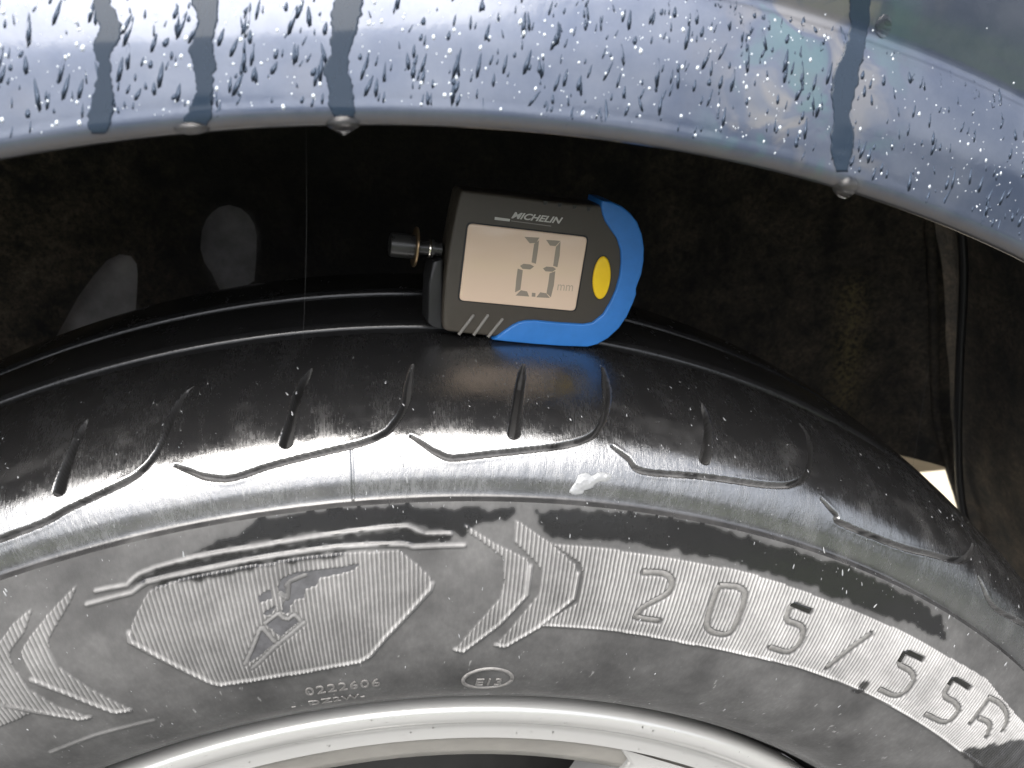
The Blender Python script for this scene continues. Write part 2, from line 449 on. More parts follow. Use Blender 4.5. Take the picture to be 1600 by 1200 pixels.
LP = catmull([(-392, -120), (-385, 0), (-374, 90), (-345, 205), (-292, 302), (-205, 366), (-100, 389), (0, 393), (100, 388), (200, 364), (262, 329),
              (300, 285), (323, 210), (345, 136), (366, 90), (382, 0), (390, -120)], 10)
LP = resample(LP, n=150)
ly = np.array([24.0, 30, 44, 60, 90, 120, 150, 180, 210, 228, 236, 240])
P = np.zeros((len(LP), len(ly), 3))
for j, y in enumerate(ly):
    k = 1.0 - (.012 if y > 232 else 0) - .004*math.sin(y/17.0)
    P[:, j] = np.stack([LP[:, 0]*k, np.full(len(LP), y), LP[:, 1]*k], 1)
def moss_of(X, Z):
    return np.exp(-((X-(262-.10*(Z-235)))/9)**2)*sstep(150, 200, Z)*(1-sstep(246, 262, Z))
grid("wheel_arch_liner", P, M_LINER, car, dict(moss=np.zeros(P.shape[:2])))

# inner wall of the arch at y = 240 with two openings
YW = np.array([0, 240.0, 0]); NW = np.array([0, -1.0, 0])
open_a = [on_plane(u, v, YW, NW)[[0, 2]] for u, v in ((89, 526), (104, 500), (128, 456), (150, 426), (171, 402), (190, 393), (209, 394), (219, 404), (221, 420), (220, 450), (217, 479), (160, 503), (109, 524))]
open_b = [on_plane(u, v, YW, NW)[[0, 2]] for u, v in ((318, 355), (324, 339), (333, 328), (345, 319), (360, 316), (378, 321), (391, 332), (399, 346), (403, 363), (402, 400), (399, 433), (375, 447), (349, 452), (341, 438), (333, 421), (322, 404), (316, 382))]
def inner_wall():
    outl = [p*.985 for p in LP if p[1] > 60]
    zb = []
    right = [(outl[-1][0], 132), (340, 133.5), (322, 141), (300, 145), (240, 143), (180, 120), (120, 60), (-120, 60), (outl[0][0], 60)]
    outer = [tuple(p) for p in outl if not (p[0] > 0 and p[1] < 134)] + [p for p in right[1:]]
    pts = [Vector(p) for p in outer]; loops = [list(range(len(outer)))]
    for o in (open_a, open_b):
        k = len(pts); pts += [Vector(p) for p in o]; loops.append(list(range(k, k+len(o))))
    for x in np.arange(-360, 361, 4.5):
        for z in np.arange(64, 392, 4.5): pts.append(Vector((x+RNG.uniform(-1, 1), z+RNG.uniform(-1, 1))))
    r = delaunay_2d_cdt(pts, [], loops, 0, 1e-5)
    V = [tuple(v) for v in r[0]]; F = []
    A = np.array(V); ctr = np.array([[sum(A[i][0] for i in f)/len(f), sum(A[i][1] for i in f)/len(f)] for f in r[2]])
    X, Z = ctr[:, 0], ctr[:, 1]
    keep = pip(X, Z, outer) & ~pip(X, Z, open_a) & ~pip(X, Z, open_b)
    F = [f for f, k in zip(r[2], keep) if k]
    X, Z = A[:, 0], A[:, 1]
    y = 240 - 5*fbm(X/45, Z/45, 21) - 2.2*fbm(X/11, Z/11, 22)*sstep(40, 120, np.abs(X-30))
    y -= 3.2*np.exp(-((X+95-.12*(Z-300))/2.6)**2)                 # moulded seam left of the openings
    y -= 9*sstep(286, 300, X+.22*(Z-240)) * 1.0                   # the panel steps forward at the right
    d = np.hypot(X-np.mean([p[0] for p in open_b]), Z-np.mean([p[1] for p in open_b]))
    y -= 4.5*np.exp(-((d-33)/4.0)**2)*(Z > 285)                   # raised collar over the round opening
    for pl in (open_a, open_b):
        a = np.array(pl); b = np.roll(a, -1, 0); f = np.linspace(0, 1, 12)[:, None, None]
        e = (a+(b-a)*f).reshape(-1, 2); de = np.min(np.hypot(X[:, None]-e[None, :, 0], Z[:, None]-e[None, :, 1]), axis=1)
        y -= 3.5*np.exp(-((de-3)/4.0)**2)
    o = mesh("inner_wall", np.stack([X, y, Z], 1), F, M_LINER, car)
    at = o.data.attributes.new("moss", 'FLOAT', 'POINT'); at.data.foreach_set("value", moss_of(X, Z).astype(np.float32))
inner_wall()
for pl in (open_a, open_b):
    a = np.array(pl); c = a.mean(0); a = c+(a-c)*1.6
    n = len(a)
    V = [(p[0], 245, p[1]) for i, p in enumerate(a)] + [(c[0]+(p[0]-c[0])*.5, 252.0, c[1]+(p[1]-c[1])*.5) for p in a] + [(c[0], 252.5, c[1])]
    F = [(i, (i+1) % n, n+(i+1) % n, n+i) for i in range(n)] + [(n+i, n+(i+1) % n, 2*n) for i in range(n)]
    mesh("underseal_plate", V, F, M_GREYP, car)
# moulded edge down the right corner and a hose hanging in it
pth = catmull([on_plane(u, v, np.array([0, 226.0, 0]), NW) for u, v in ((1440, 300), (1452, 350), (1458, 450), (1460, 560), (1463, 640), (1472, 690), (1487, 735), (1503, 790), (1515, 850))], 8)
mesh("corner_seam", *tube(pth, 2.6, 8), M_LINER, car)
pth = catmull([on_plane(u, v, np.array([0, 205.0, 0]), NW) for u, v in ((1500, 330), (1506, 420), (1500, 560), (1497, 680), (1500, 760), (1512, 840))], 8)
mesh("cable", *tube(pth, 2.2, 8), M_DARK, car)
# beige underbody member far behind
bm = bmesh.new(); bmesh.ops.create_cube(bm, size=1.0)
bmesh.ops.scale(bm, vec=(1.2, .09, .16), verts=bm.verts); bmesh.ops.translate(bm, vec=(.62, .56, .012-.34), verts=bm.verts)
bmesh.ops.bevel(bm, geom=bm.edges[:], offset=.012, segments=3, affect='EDGES')
me = bpy.data.meshes.new("underbody_member"); bm.to_mesh(me); bm.free(); link("underbody_member", me, M_CREAM, car)

# ------------------------------------------------------------------ the wheel
wheel = thing("wheel", (0, 70, -316), "worn wet black tyre on a silver alloy rim, filling the lower half of the picture", "wheel")
side = catmull([(27, 211), (19, 217.6), (13, 220.2), (9.2, 222.2), (5.6, 226), (.5, 233.5), (-2.8, 243), (-4.0, 254), (-3.2, 265), (-.6, 276), (2.6, 285), (4.8, 290.6)], 20)
SID = Rev(side)
tr = [catmull([(4.8, 290.6), (5.5, 290.75), (6.6, 291.3), (8.6, 296), (11.8, 300.8), (16.4, 304.9), (24, 308.3), (38, 311.1), (52, 312.6), (60.4, 313.0)], 24),
      catmull([(60.4, 313.0), (61.2, 312.5), (62.3, 308.6), (64.5, 307.6), (66.8, 308.2), (67.8, 312.5), (68.6, 313.1)], 8)[1:],
      catmull([(68.6, 313.1), (80, 313.3), (92, 313.0)], 8)[1:],
      catmull([(92, 313.0), (92.8, 312.5), (94, 308.4), (96, 307.6), (98.2, 308), (99.2, 311.8), (100, 312.5)], 8)[1:],
      catmull([(100, 312.5), (112, 311.6), (122, 310.2), (128, 308.4), (134, 304), (139, 296), (142, 284), (142, 262), (136, 236), (120, 212)], 8)[1:]]
TRD = Rev(np.vstack(tr))

def theta_axis(a0, a1, step):
    f = np.arange(math.radians(a0), math.radians(a1), step)
    c = np.linspace(f[-1], f[0]+2*math.pi, 150)[1:-1]
    return np.r_[f, c], len(f)

# ---- sidewall: serrations, digits, chevrons and ribs are cut into the mesh
th, nf = theta_axis(-37, 52, .00098)
ss = np.unique(np.r_[np.linspace(0, 12, 26), np.arange(12, SID.s[-1]-.2, .34), SID.s[-1]])
FD = Field(th[:nf], ss, 258.0)
nS = len(ss)
TH, SS = np.meshgrid(th, ss, indexing='ij')
H = np.zeros((len(th), nS)); SER = np.zeros_like(H); CUT = np.zeros_like(H)

def P_(lst): return SID.path(lst)
hexp = P_([(622, 859), (652, 882), (672, 902), (675, 912), (672, 921), (640, 956), (600, 998), (578, 1024), (562, 1033), (480, 1048), (400, 1061), (345, 1069), (330, 1066), (245, 1024), (204, 1002), (202, 989), (215, 955), (233, 923), (290, 903), (411, 882), (528, 866)])
chev = [P_([(725, 819), (775, 850), (823, 873), (829, 885), (823, 929), (780, 975), (723, 1017), (711, 1014), (745, 975), (781, 935), (788, 908), (785, 869), (760, 850), (725, 827)]),
        P_([(804, 811), (862, 850), (899, 883), (903, 896), (895, 935), (840, 980), (789, 1009), (775, 1007), (843, 927), (847, 892), (840, 880), (804, 846)]),
        P_([(115, 918), (122, 912), (110, 940), (75, 1000), (78, 1012), (90, 1040), (140, 1075), (205, 1108), (180, 1112), (110, 1085), (52, 1062), (40, 1040), (34, 1018), (40, 1005), (75, 960)]),
        P_([(50, 950), (40, 985), (14, 1020), (20, 1040), (45, 1076), (90, 1103), (140, 1120), (125, 1123), (60, 1110), (0, 1097), (-60, 1080), (-60, 1040), (0, 1003), (20, 975)]),
        P_([(-60, 1100), (0, 1103), (48, 1114), (0, 1135), (-60, 1150)])]
band = P_([(862, 849), (900, 852), (960, 859), (1067, 875), (1173, 896), (1280, 933), (1387, 976), (1467, 1019), (1541, 1061), (1560, 1085), (1590, 1120), (1640, 1180), (1620, 1245), (1531, 1195), (1493, 1168), (1440, 1131), (1360, 1085), (1253, 1043), (1173, 1024), (1067, 1003), (960, 984), (897, 979), (846, 976), (905, 940), (912, 900), (908, 880)])
X_ = np.arange(len(th))
for pl in [hexp, band]+chev:
    si, sj, ins = FD.inside(pl); SER[si, sj] = np.maximum(SER[si, sj], ins)
period = .0041
wave = .5+.5*np.cos(2*math.pi*(TH+.00035*vnoise(SS*.6, TH*40, 4))/period)
# ribs: raised outlines
def rib(pts, wd, ht):
    si, sj, D, T = FD.dist(pts, 3); h = ht*(1-sstep(wd*.35, wd, D)); H[si, sj] = np.maximum(H[si, sj], h)
    return si, sj, D
RIBM = np.zeros_like(H)
def ribm(pts, wd, ht, k=1.0):
    si, sj, D = rib(pts, wd, ht); RIBM[si, sj] = np.maximum(RIBM[si, sj], k*(1-sstep(wd*.4, wd*1.05, D)))
up1 = P_([(150, 923), (175, 918), (198, 914), (207, 905), (217, 897), (240, 888), (295, 873), (411, 853), (528, 834), (600, 825), (636, 823), (650, 828), (663, 835), (704, 834)])
up2 = P_([(136, 944), (170, 935), (206, 926), (218, 917), (229, 910), (314, 891), (411, 872), (528, 855), (600, 851), (630, 851), (638, 852), (646, 855), (725, 852)])
ribm(up1, .72, .55); ribm(up2, .72, .55)
ribm(P_([(675, 912), (672, 921), (640, 956), (600, 998), (578, 1024), (562, 1033), (480, 1048), (400, 1061), (345, 1069), (330, 1066), (245, 1024), (204, 1002), (202, 989)]), .9, .55, .7)
ribm(P_([(829, 885), (823, 929), (780, 975), (723, 1017), (711, 1014)]), .8, .5, .75)
ribm(P_([(903, 896), (895, 935), (840, 980), (789, 1009), (775, 1007)]), .8, .5, .75)
ribm(P_([(846, 976), (897, 979), (960, 984), (1067, 1003), (1173, 1024), (1253, 1043), (1360, 1085), (1440, 1131), (1493, 1168), (1531, 1195)]), .6, .45, .9)
ribm(P_([(50, 1062), (110, 1085), (180, 1112), (203, 1109)]), .9, .5, .7)
ribm(P_([(0, 1100), (60, 1112), (125, 1123), (140, 1120)]), .8, .4, .6)
ribm(P_([(80, 1175), (150, 1148), (240, 1125)]), .8, .3, .35)
# digits and emblem pieces: smooth floors sunk in the serrated plate
digits = {'digit': [
  [(1005, 894), (1035, 895), (1046, 900), (1051, 910), (1047, 923), (1040, 930), (1005, 948), (996, 958), (992, 965), (1030, 970)],
  [(1125, 915), (1150, 916), (1162, 922), (1165, 933), (1150, 975), (1142, 988), (1133, 992), (1115, 989), (1105, 982), (1104, 970), (1116, 930), (1125, 915)],
  [(1266, 955), (1236, 943), (1226, 969), (1249, 976), (1256, 984), (1252, 1000), (1243, 1013), (1230, 1020), (1203, 1011)],
  [(1441, 1030), (1414, 1017), (1402, 1038), (1424, 1049), (1428, 1060), (1420, 1076), (1405, 1087), (1392, 1086), (1374, 1077)],
  [(1514, 1074), (1489, 1059), (1481, 1073), (1473, 1087), (1494, 1099), (1498, 1108), (1490, 1122), (1474, 1130), (1446, 1116)]],
 'slash': [[(1291, 1043), (1325, 1015), (1360, 990)]],
 'letter': [[(1516, 1129), (1530, 1110), (1545, 1090)], [(1545, 1090), (1562, 1098), (1572, 1112), (1573, 1128), (1566, 1140)], [(1530, 1122), (1548, 1130), (1541, 1150)]]}
strokes = []
def chaikin(q):
    if len(q) < 3: return resample(q, n=8)
    o = [q[0]]
    for i in range(1, len(q)-1): o += [q[i]+(q[i-1]-q[i])*.22, q[i]+(q[i+1]-q[i])*.22]
    return np.array(o+[q[-1]])
for kind, lst in digits.items():
    for pl in lst:
        q = P_(pl); q = chaikin(chaikin(q)) if len(pl) > 11 else chaikin(q); strokes.append((kind, q))
        si, sj, D, T = FD.dist(q, 3)
        CUT[si, sj] = np.maximum(CUT[si, sj], 1-sstep(.85, 1.15, D))
def c8(l): return [(360+x/6.0, 860+y/6.0) for x, y in l]
emblem = {'wing': c8([(1220, 120), (1000, 165), (830, 185), (700, 190), (560, 225), (480, 270), (445, 350), (462, 400), (525, 440), (490, 520), (487, 580), (545, 590), (562, 520), (605, 462), (690, 450), (702, 360), (800, 330), (845, 250), (1000, 225), (1160, 180)]),
          'foot': c8([(440, 600), (330, 690), (470, 808), (650, 660), (600, 605), (545, 652), (490, 635)]),
          'toe': c8([(285, 735), (230, 880), (180, 1045), (260, 1000), (408, 870)]),
          'feather': c8([(380, 360), (260, 430), (272, 492), (390, 450)])}
emb = {k: P_(v) for k, v in emblem.items()}
for k, pl in emb.items():
    si, sj, ins = FD.inside(pl); CUT[si, sj] = np.maximum(CUT[si, sj], ins)
feather2 = P_(c8([(430, 515), (340, 560), (305, 605), (385, 598)]))
si, sj, ins = FD.inside(feather2); CUT[si, sj] = np.maximum(CUT[si, sj], ins)
for q in (P_(c8([(690, 675), (590, 760), (430, 890), (300, 1015), (205, 1100)])), P_(c8([(285, 725), (225, 880), (140, 1060)])), P_(c8([(300, 720), (410, 850)])), P_(c8([(525, 330), (560, 290), (700, 232)])), P_(c8([(470, 400), (535, 450), (548, 330)])), P_(c8([(330, 680), (450, 590), (500, 640), (545, 645), (600, 600), (650, 655)]))):
    ribm(q, .75, .3, .7)
    si, sj, D, T = FD.dist(q, 3); SER[si, sj] *= sstep(.6, .9, D)
H += SER*(1-CUT)*(.05+.50*wave) - SER*CUT*.10
# bead ring teeth and fine concentric lines near the rim
sb = SID.s[np.argmin(np.abs(SID.p[:, 1]-221.6))]
H += .25*np.exp(-((SS-sb-5.5)/.35)**2) + .28*(.5+.5*np.cos(TH*2*math.pi/.0062))*np.exp(-((SS-sb+1.2)/1.0)**2)
H += .05*(fbm(TH*90, SS*.4, 31)-.5)
# wet film and dust
WET = np.zeros_like(H); 
def blob(pts, soft=.18, seed=40):
    q = P_(pts); si, sj = FD.win(q, 4); A, B = np.meshgrid(FD.th[si], FD.s[sj], indexing='ij')
    w1 = (fbm(A*258/3.2, B/3.2, seed)-.47)*5.0; w2 = (fbm(A*258/2.6+9, B/2.6+5, seed+7)-.47)*3.2
    ins = pip(A+w1/258, B+w2, q).astype(float)
    for _ in range(3): ins[1:-1, 1:-1] = (ins[1:-1, 1:-1]*2+ins[:-2, 1:-1]+ins[2:, 1:-1]+ins[1:-1, :-2]+ins[1:-1, 2:])/6
    WET[si, sj] = np.maximum(WET[si, sj], ins)
blob([(345, 846), (390, 815), (430, 806), (540, 793), (700, 783), (800, 780), (806, 797), (790, 812), (740, 818), (722, 838), (640, 820), (560, 826), (411, 846), (300, 868)])
blob([(206, 915), (222, 897), (295, 877), (411, 857), (528, 838), (636, 827), (648, 833), (700, 838), (700, 848), (640, 848), (528, 852), (411, 868), (314, 887), (229, 906)], seed=43)
blob([(232, 915), (310, 894), (411, 876), (545, 860), (545, 868), (420, 884), (380, 893), (235, 922)], seed=44)
blob([(845, 800), (960, 797), (1080, 815), (1200, 848), (1345, 893), (1470, 965), (1480, 1000), (1380, 965), (1270, 920), (1180, 890), (1100, 868), (1000, 850), (900, 843), (850, 832)], seed=45)
blob([(1325, 1082), (1345, 1066), (1358, 1062), (1354, 1075), (1340, 1085)], seed=46)
blob([(1500, 1170), (1560, 1160), (1620, 1150), (1640, 1230), (1540, 1230)], seed=47)

R_ = np.interp(SS, SID.s, SID.p[:, 1])
cl = fbm(TH*258/14, SS/14, 60); cl2 = fbm(TH*258/2.2, SS/2.2, 61)
dust = .155+.20*(cl-.4)+.05*(cl2-.5)
dust += .10*sstep(240, 222, R_)+.10*np.exp(-((R_-226)/4)**2)
dust = dust + SER*(1-CUT)*(-.05+(.36+.30*sstep(.12, .30, TH))*wave**1.5) + SER*.10 + RIBM*.32 + .12*SER*(1-CUT)*sstep(.30, .45, TH)
dust = np.where(CUT > .5, dust*.55, dust)
sc = sstep(.73, .80, fbm(TH*258/1.1, SS/3.5, 77)); dust += .45*sc*(R_ < 250)
dust *= (1-.93*WET); dust *= sstep(219, 222.5, R_)
dust = np.clip(dust, 0, 1)
wet = np.clip(WET+.12*sstep(282, 289, R_), 0, 1)
sidewall = grid("tyre_sidewall", SID.pt(TH, SS, H), M_RUB, wheel, dict(shine=wet*0, wet=wet, dust=dust, suv=np.stack([TH*258, SS, 0*SS], -1)), close_u=True)

# ---- tread band
th2, nf2 = theta_axis(-38, 55, .00082)
s_a = np.arange(0, 66, .26); s_b = np.linspace(66, TRD.s[-1], 150)
ss2 = np.r_[s_a, s_b[1:]]
FT = Field(th2[:nf2], ss2, 308.0)
TH, SS = np.meshgrid(th2, ss2, indexing='ij'); H = np.zeros(TH.shape); GR = np.zeros_like(H)
hooks = [[(302, 604), (292, 612), (275, 638), (256, 685), (241, 713), (222, 735), (200, 751), (150, 775), (107, 795), (43, 827), (-10, 846), (-60, 860)],
         [(273, 727), (294, 735), (325, 746), (359, 748), (375, 744), (419, 729), (500, 708), (559, 694), (597, 679), (619, 657), (634, 629), (641, 591), (645, 570)],
         [(642, 681), (662, 694), (684, 708), (709, 716), (756, 711), (828, 703), (881, 696), (919, 684), (937, 666), (948, 631), (945, 587), (942, 575)],
         [(956, 697), (981, 716), (1012, 738), (1100, 745), (1173, 755), (1216, 759), (1248, 752), (1264, 731), (1267, 704), (1262, 680), (1250, 662)],
         [(1283, 779), (1307, 805), (1333, 826), (1360, 837), (1461, 868), (1499, 875), (1515, 866), (1520, 850)],
         [(1528, 901), (1557, 952), (1600, 976), (1640, 1000)]]
slots = [[(136, 656), (120, 688), (107, 720), (93, 765)], [(487, 576), (466, 613), (456, 655), (447, 691)], [(818, 570), (812, 609), (807, 645), (803, 677)], [(1097, 630), (1107, 667), (1101, 717)]]
for lst, wd, dp in ((hooks, .95, 3.8), (slots, 1.25, 4.5)):
    for pl in lst:
        q = TRD.path(pl)
        if len(q) < 2: continue
        q = catmull(q, 5) if len(q) > 2 else q
        si, sj, D, T = FT.dist(q, 4)
        jit = .08*(vnoise(T*60, T*0, 3)-.5)
        if lst is hooks:
            t_up = sstep(.62, .95, T) if pl is not hooks[0] else 1-sstep(.05, .30, T)
            e_ = T if pl is hooks[0] else 1-T; wl = wd*(.72+.55*t_up)*np.clip(6*T+.4, 0, 1)*np.clip(5*e_+.35, 0, 1)+jit; dl = dp*(.6+.5*t_up)*np.clip(5*e_+.1, 0, 1)
        else: wl = wd*(.75+.45*T)*np.clip(4*T+.3, 0, 1)+jit; dl = dp*np.clip(4*T+.08, 0, 1)
        h = -dl*(1-sstep(wl*.60, wl*1.05, D)); H[si, sj] = np.minimum(H[si, sj], h)
        GR[si, sj] = np.maximum(GR[si, sj], 1-sstep(wl*.85, wl*1.1, D))
        # swollen lip on the outer side of each groove
        H[si, sj] += np.where(h > -.05, .05*np.exp(-((D-wl-.5)/.5)**2), 0)
H += .10*(fbm(TH*308/3.0, SS/8.0, 71)-.5)+.05*(fbm(TH*308/.8, SS/2.0, 72)-.5)
# ragged edge of the circumferential groove
R_ = np.interp(SS, TRD.s, TRD.p[:, 1]); Y_ = np.interp(SS, TRD.s, TRD.p[:, 0])
H += .5*(fbm(TH*308/2.5, SS*0, 73)-.5)*np.exp(-((Y_-60.2)/1.1)**2)
# mould line and a nick in the shoulder edge
for pl in ([(549, 700), (551, 740), (552, 779)],):
    si, sj, D, T = FT.dist(TRD.path(pl), 3); H[si, sj] -= .35*np.exp(-(D/.3)**2)
for pl in ([(798, 783), (806, 797)],):
    q = P_(pl)
dust = .015+.05*sstep(.5, .75, fbm(TH*308/9, SS/9, 80))*(Y_ < 30)
dust = dust+GR*.02*(.4+fbm(TH*308/2, SS/2, 81))+.10*sstep(300, 293, R_)*fbm(TH*308/6, SS/6, 82)
dust += .26*GR*(Y_ < 15)*sstep(.2, .5, fbm(TH*308/5, SS/5, 84))
sp = sstep(.72, .76, vnoise(TH*308/.8, SS/.8, 90)*vnoise(TH*308/5, SS/5, 91)*1.3); dust += .3*sp*(Y_ < 50)*0
brown = 0
wet = np.clip(.88+.7*(fbm(TH*308/5, SS/12, 83)-.5), 0, 1)*(1-GR)
wet = wet*(1-.2*sstep(130, 140, Y_))
tread = grid("tyre_tread", TRD.pt(TH, SS, H), M_RUB, wheel, dict(shine=sstep(290.8, 293, R_)*(1-sstep(58, 66, Y_))*(1-GR), wet=wet, dust=np.clip(dust, 0, 1), suv=np.stack([TH*308, SS, 0*SS], -1)), close_u=True)

# ---- smooth strokes lying on the floor of the cut digits, emblem pieces and moulded text
def ribbon(name, q, wd, h, mat, surf=SID, R0=258.0, parent=sidewall):
    q = resample(np.stack([q[:, 0]*R0, q[:, 1]], 1), step=.7); t = np.gradient(q, axis=0); t /= np.linalg.norm(t, axis=1)[:, None]
    n = np.stack([-t[:, 1], t[:, 0]], 1); rows = []
    for k, hh in ((-1, h-.35), (-.8, h), (.8, h), (1, h-.35)):
        a = q+n*wd*k; rows.append(surf.pt(a[:, 0]/R0, a[:, 1], hh))
    P = np.stack(rows, 1); nV = len(q); V = P.reshape(-1, 3); F = []
    for i in range(nV-1):
        for j in range(3): F.append((i*4+j, (i+1)*4+j, (i+1)*4+j+1, i*4+j+1))
    F += [(0, 1, 2, 3), tuple((nV-1)*4+j for j in (3, 2, 1, 0))]
    return mesh(name, V, F, mat, parent)
for kind, q in strokes: ribbon(kind, q, .86, .0, M_GROOVE)
M_WETG = plain("wet_digit_rubber", (.012, .012, .011), .15)
for pl in ([(1266, 955), (1236, 943)], [(1441, 1030), (1414, 1017), (1404, 1034)], [(1514, 1074), (1489, 1059), (1482, 1070)]):
    ribbon("wet_stroke", P_(pl), .92, .06, M_WETG)
def plate(name, q, h, mat):
    poly = [(a*258, b) for a, b in q]; V2, F = fill_poly(poly); A = np.array(V2)
    top = SID.pt(A[:, 0]/258, A[:, 1], h); bot = SID.pt(A[:, 0]/258, A[:, 1], h-.4); n = len(A)
    F2 = list(F)+[tuple(i+n for i in f[::-1]) for f in F]
    m = len(poly)
    for i in range(m): F2.append((i, (i+1) % m, n+(i+1) % m, n+i))
    return mesh(name, np.vstack([top, bot]), F2, mat, sidewall, smooth=False)
for k, q in emb.items(): plate(k, q, .08, M_EMB)
plate('feather', feather2, .08, M_EMB)
def tyre_text(name, s, px, size, h=.35, mat=M_RUB, spacing=1.05):
    """moulded lettering that starts at the surface point seen at px"""
    V, F = text_geo(s, size, .3, 0, .0, spacing); t0, s0 = SID.hit(*px)
    P = SID.pt(t0+V[:, 0]/245.0, s0+V[:, 1], V[:, 2]+h-.3)
    o = mesh(name, P, F, mat, sidewall, smooth=False); return o
M_TXT = plain("moulded_text_rubber", (.15, .145, .14), .5, nscale=700, namp=.3)
tyre_text("lettering", "0222606", (478, 1086), 5.2, .35, M_TXT, 1.12)
tyre_text("lettering", "-  DZ2W-", (456, 1106), 4.6, .3, M_TXT, 1.1)
# oval approval mark
t0, s0 = SID.hit(762, 1061); a = np.linspace(0, 2*math.pi, 40)
oval = np.stack([t0+6.9*np.cos(a)/245.0, s0+5.2*np.sin(a)], 1)
ribbon("oval_mark", oval, .55, .38, M_TXT, R0=245.0)
tyre_text("lettering", "E13", (740, 1070), 5.4, .35, M_TXT, 1.0)

# ---- rim
fl = catmull([(30, 196), (26, 206), (22, 213.0), (16.5, 215.6), (12.2, 216.0), (10.4, 214.6), (10.2, 212.0), (11.4, 209.4), (13.4, 207.0), (14.4, 204.8), (14.7, 202.4), (14.9, 199.6)], 8)
rim = grid("rim", lathe_y(fl, 220), M_ALLOY, wheel)
step = np.array([(14.9, 199.6), (15.8, 198.9), (17.4, 196), (19.4, 190.0), (20.8, 186.4), (26, 185.4), (80, 182), (140, 182), (150, 214), (156, 214)])
grid("rim_pocket", lathe_y(step[:6], 160), M_ALLOYD, rim); grid("rim_barrel", lathe_y(step[5:], 160), M_DISC, rim)
# five broad spokes
t_edge = math.atan2(*(on_plane(968, 1163, np.array([0, 15.0, 0]), NW)[[0, 2]]))
def spoke(a0):
    half = math.radians(9.5); rows = []; Rs = np.linspace(58, 199.3, 26)
    for R in Rs:
        f = (R-58)/141.3; hw = half*(1.0+.25*(1-f)**2)*R
        hw += 9.0*max(0, (f-.93)/.07)**2*1.0
        y0 = 15.2+16*(1-f)**1.6
        prof = [(-hw, y0+26), (-hw, y0+5), (-hw+.8, y0+1.2), (-hw+3, y0), (0, y0-.4), (hw-3, y0), (hw-.8, y0+1.2), (hw, y0+5), (hw, y0+26)]
        rows.append([(x, y, R) for x, y in prof])
    A = np.array(rows); phi = a0+A[..., 0]/A[..., 2]
    P = np.stack([A[..., 2]*np.sin(phi), A[..., 1], A[..., 2]*np.cos(phi)], -1)
    return P
ang0 = t_edge+math.radians(9.5)+9.0/197
for k in range(5): grid("spoke", spoke(ang0+k*2*math.pi/5), M_ALLOY, rim)
hub = catmull([(30, 0.01), (29, 20), (30, 45), (34, 60), (60, 64)], 6); grid("hub", lathe_y(hub, 48), M_ALLOY, rim)
disc = np.array([(95, 60), (82, 62), (80, 80), (80, 140), (83, 141), (104, 141), (105, 60)]); grid("brake_disc", lathe_y(disc, 90), M_DISC, wheel)

# ------------------------------------------------------------------ the tread gauge
tc = TRD.hit(830, 538); C0 = TRD.pt(tc[0], tc[1])
PSI, LEAN = math.radians(5), math.radians(5)
NG = np.array([math.sin(PSI)*math.cos(LEAN), -math.cos(PSI)*math.cos(LEAN), math.sin(LEAN)])
p_a = on_plane(692, 516, C0, NG); p_b = on_plane(905, 541, C0, NG)
GX = (p_b-p_a)/np.linalg.norm(p_b-p_a); GX -= NG*(GX@NG); GX /= np.linalg.norm(GX); GY = np.cross(NG, GX)
def g2(u, v): q = on_plane(u, v, C0, NG)-C0; return np.array([q@GX, q@GY])
def gc(l): return np.array([g2(600+x/3.636, 280+y/3.636) for x, y in l])
def g3(a, b, c): return C0+GX*a+GY*b+NG*c
gauge = thing("tread_depth_gauge", tuple(C0), "charcoal and blue digital tread depth gauge with yellow button standing on the tyre tread", "gauge")

def slab(name, outline, c0, c1, mat, bev=.6, parent=gauge, seg=3, back=0.0, smooth=True):
    """rounded-edge slab: outline in gauge-plane mm, from depth c0 (back) to c1 (front)"""
    q = np.asarray(outline, float)
    area = .5*np.sum(q[:, 0]*np.roll(q[:, 1], -1)-np.roll(q[:, 0], -1)*q[:, 1])
    if area < 0: q = q[::-1]
    n = len(q); t = np.roll(q, -1, 0)-np.roll(q, 1, 0); t /= np.linalg.norm(t, axis=1)[:, None]; nn = np.stack([t[:, 1], -t[:, 0]], 1)
    V, F, rings = [], [], []
    prof = [(back, c0)]+[(0, c0+back)]*(back > 0)+[(bev*(1-math.sin(k/seg*math.pi/2)), 0) for k in ()]
    levels = [(back, c0)] + ([(0.0, c0+back)] if back else []) + [(bev*(1-math.cos(k/seg*math.pi/2)), c1-bev+bev*math.sin(k/seg*math.pi/2)) for k in range(seg+1)]
    for ins, c in levels:
        rings.append(len(V)); V += [g3(*(q[i]-nn[i]*ins), c) for i in range(n)]
    for a, b in zip(rings, rings[1:]):
        for i in range(n): F.append((a+i, a+(i+1) % n, b+(i+1) % n, b+i))
    for lv, rv in ((-1, False), (0, True)):
        ins = levels[lv][0]; poly = [tuple(q[i]-nn[i]*ins) for i in range(n)]
        v2, f2 = fill_poly(poly)
        if len(v2) == n:
            for f in f2:
                idx = [rings[lv]+int(np.argmin(np.hypot(*(np.array(poly)-np.array(v2[i])).T))) for i in f]; F.append(tuple(idx[::-1] if rv else idx))
        else: F.append(tuple(range(rings[lv], rings[lv]+n))[::-1 if rv else 1])
    o = mesh(name, V, F, mat, parent, smooth=False)
    me = o.data
    if smooth:
        me.polygons.foreach_set("use_smooth", np.ones(len(me.polygons), bool)); me.set_sharp_from_angle(angle=math.radians(40))
    return o

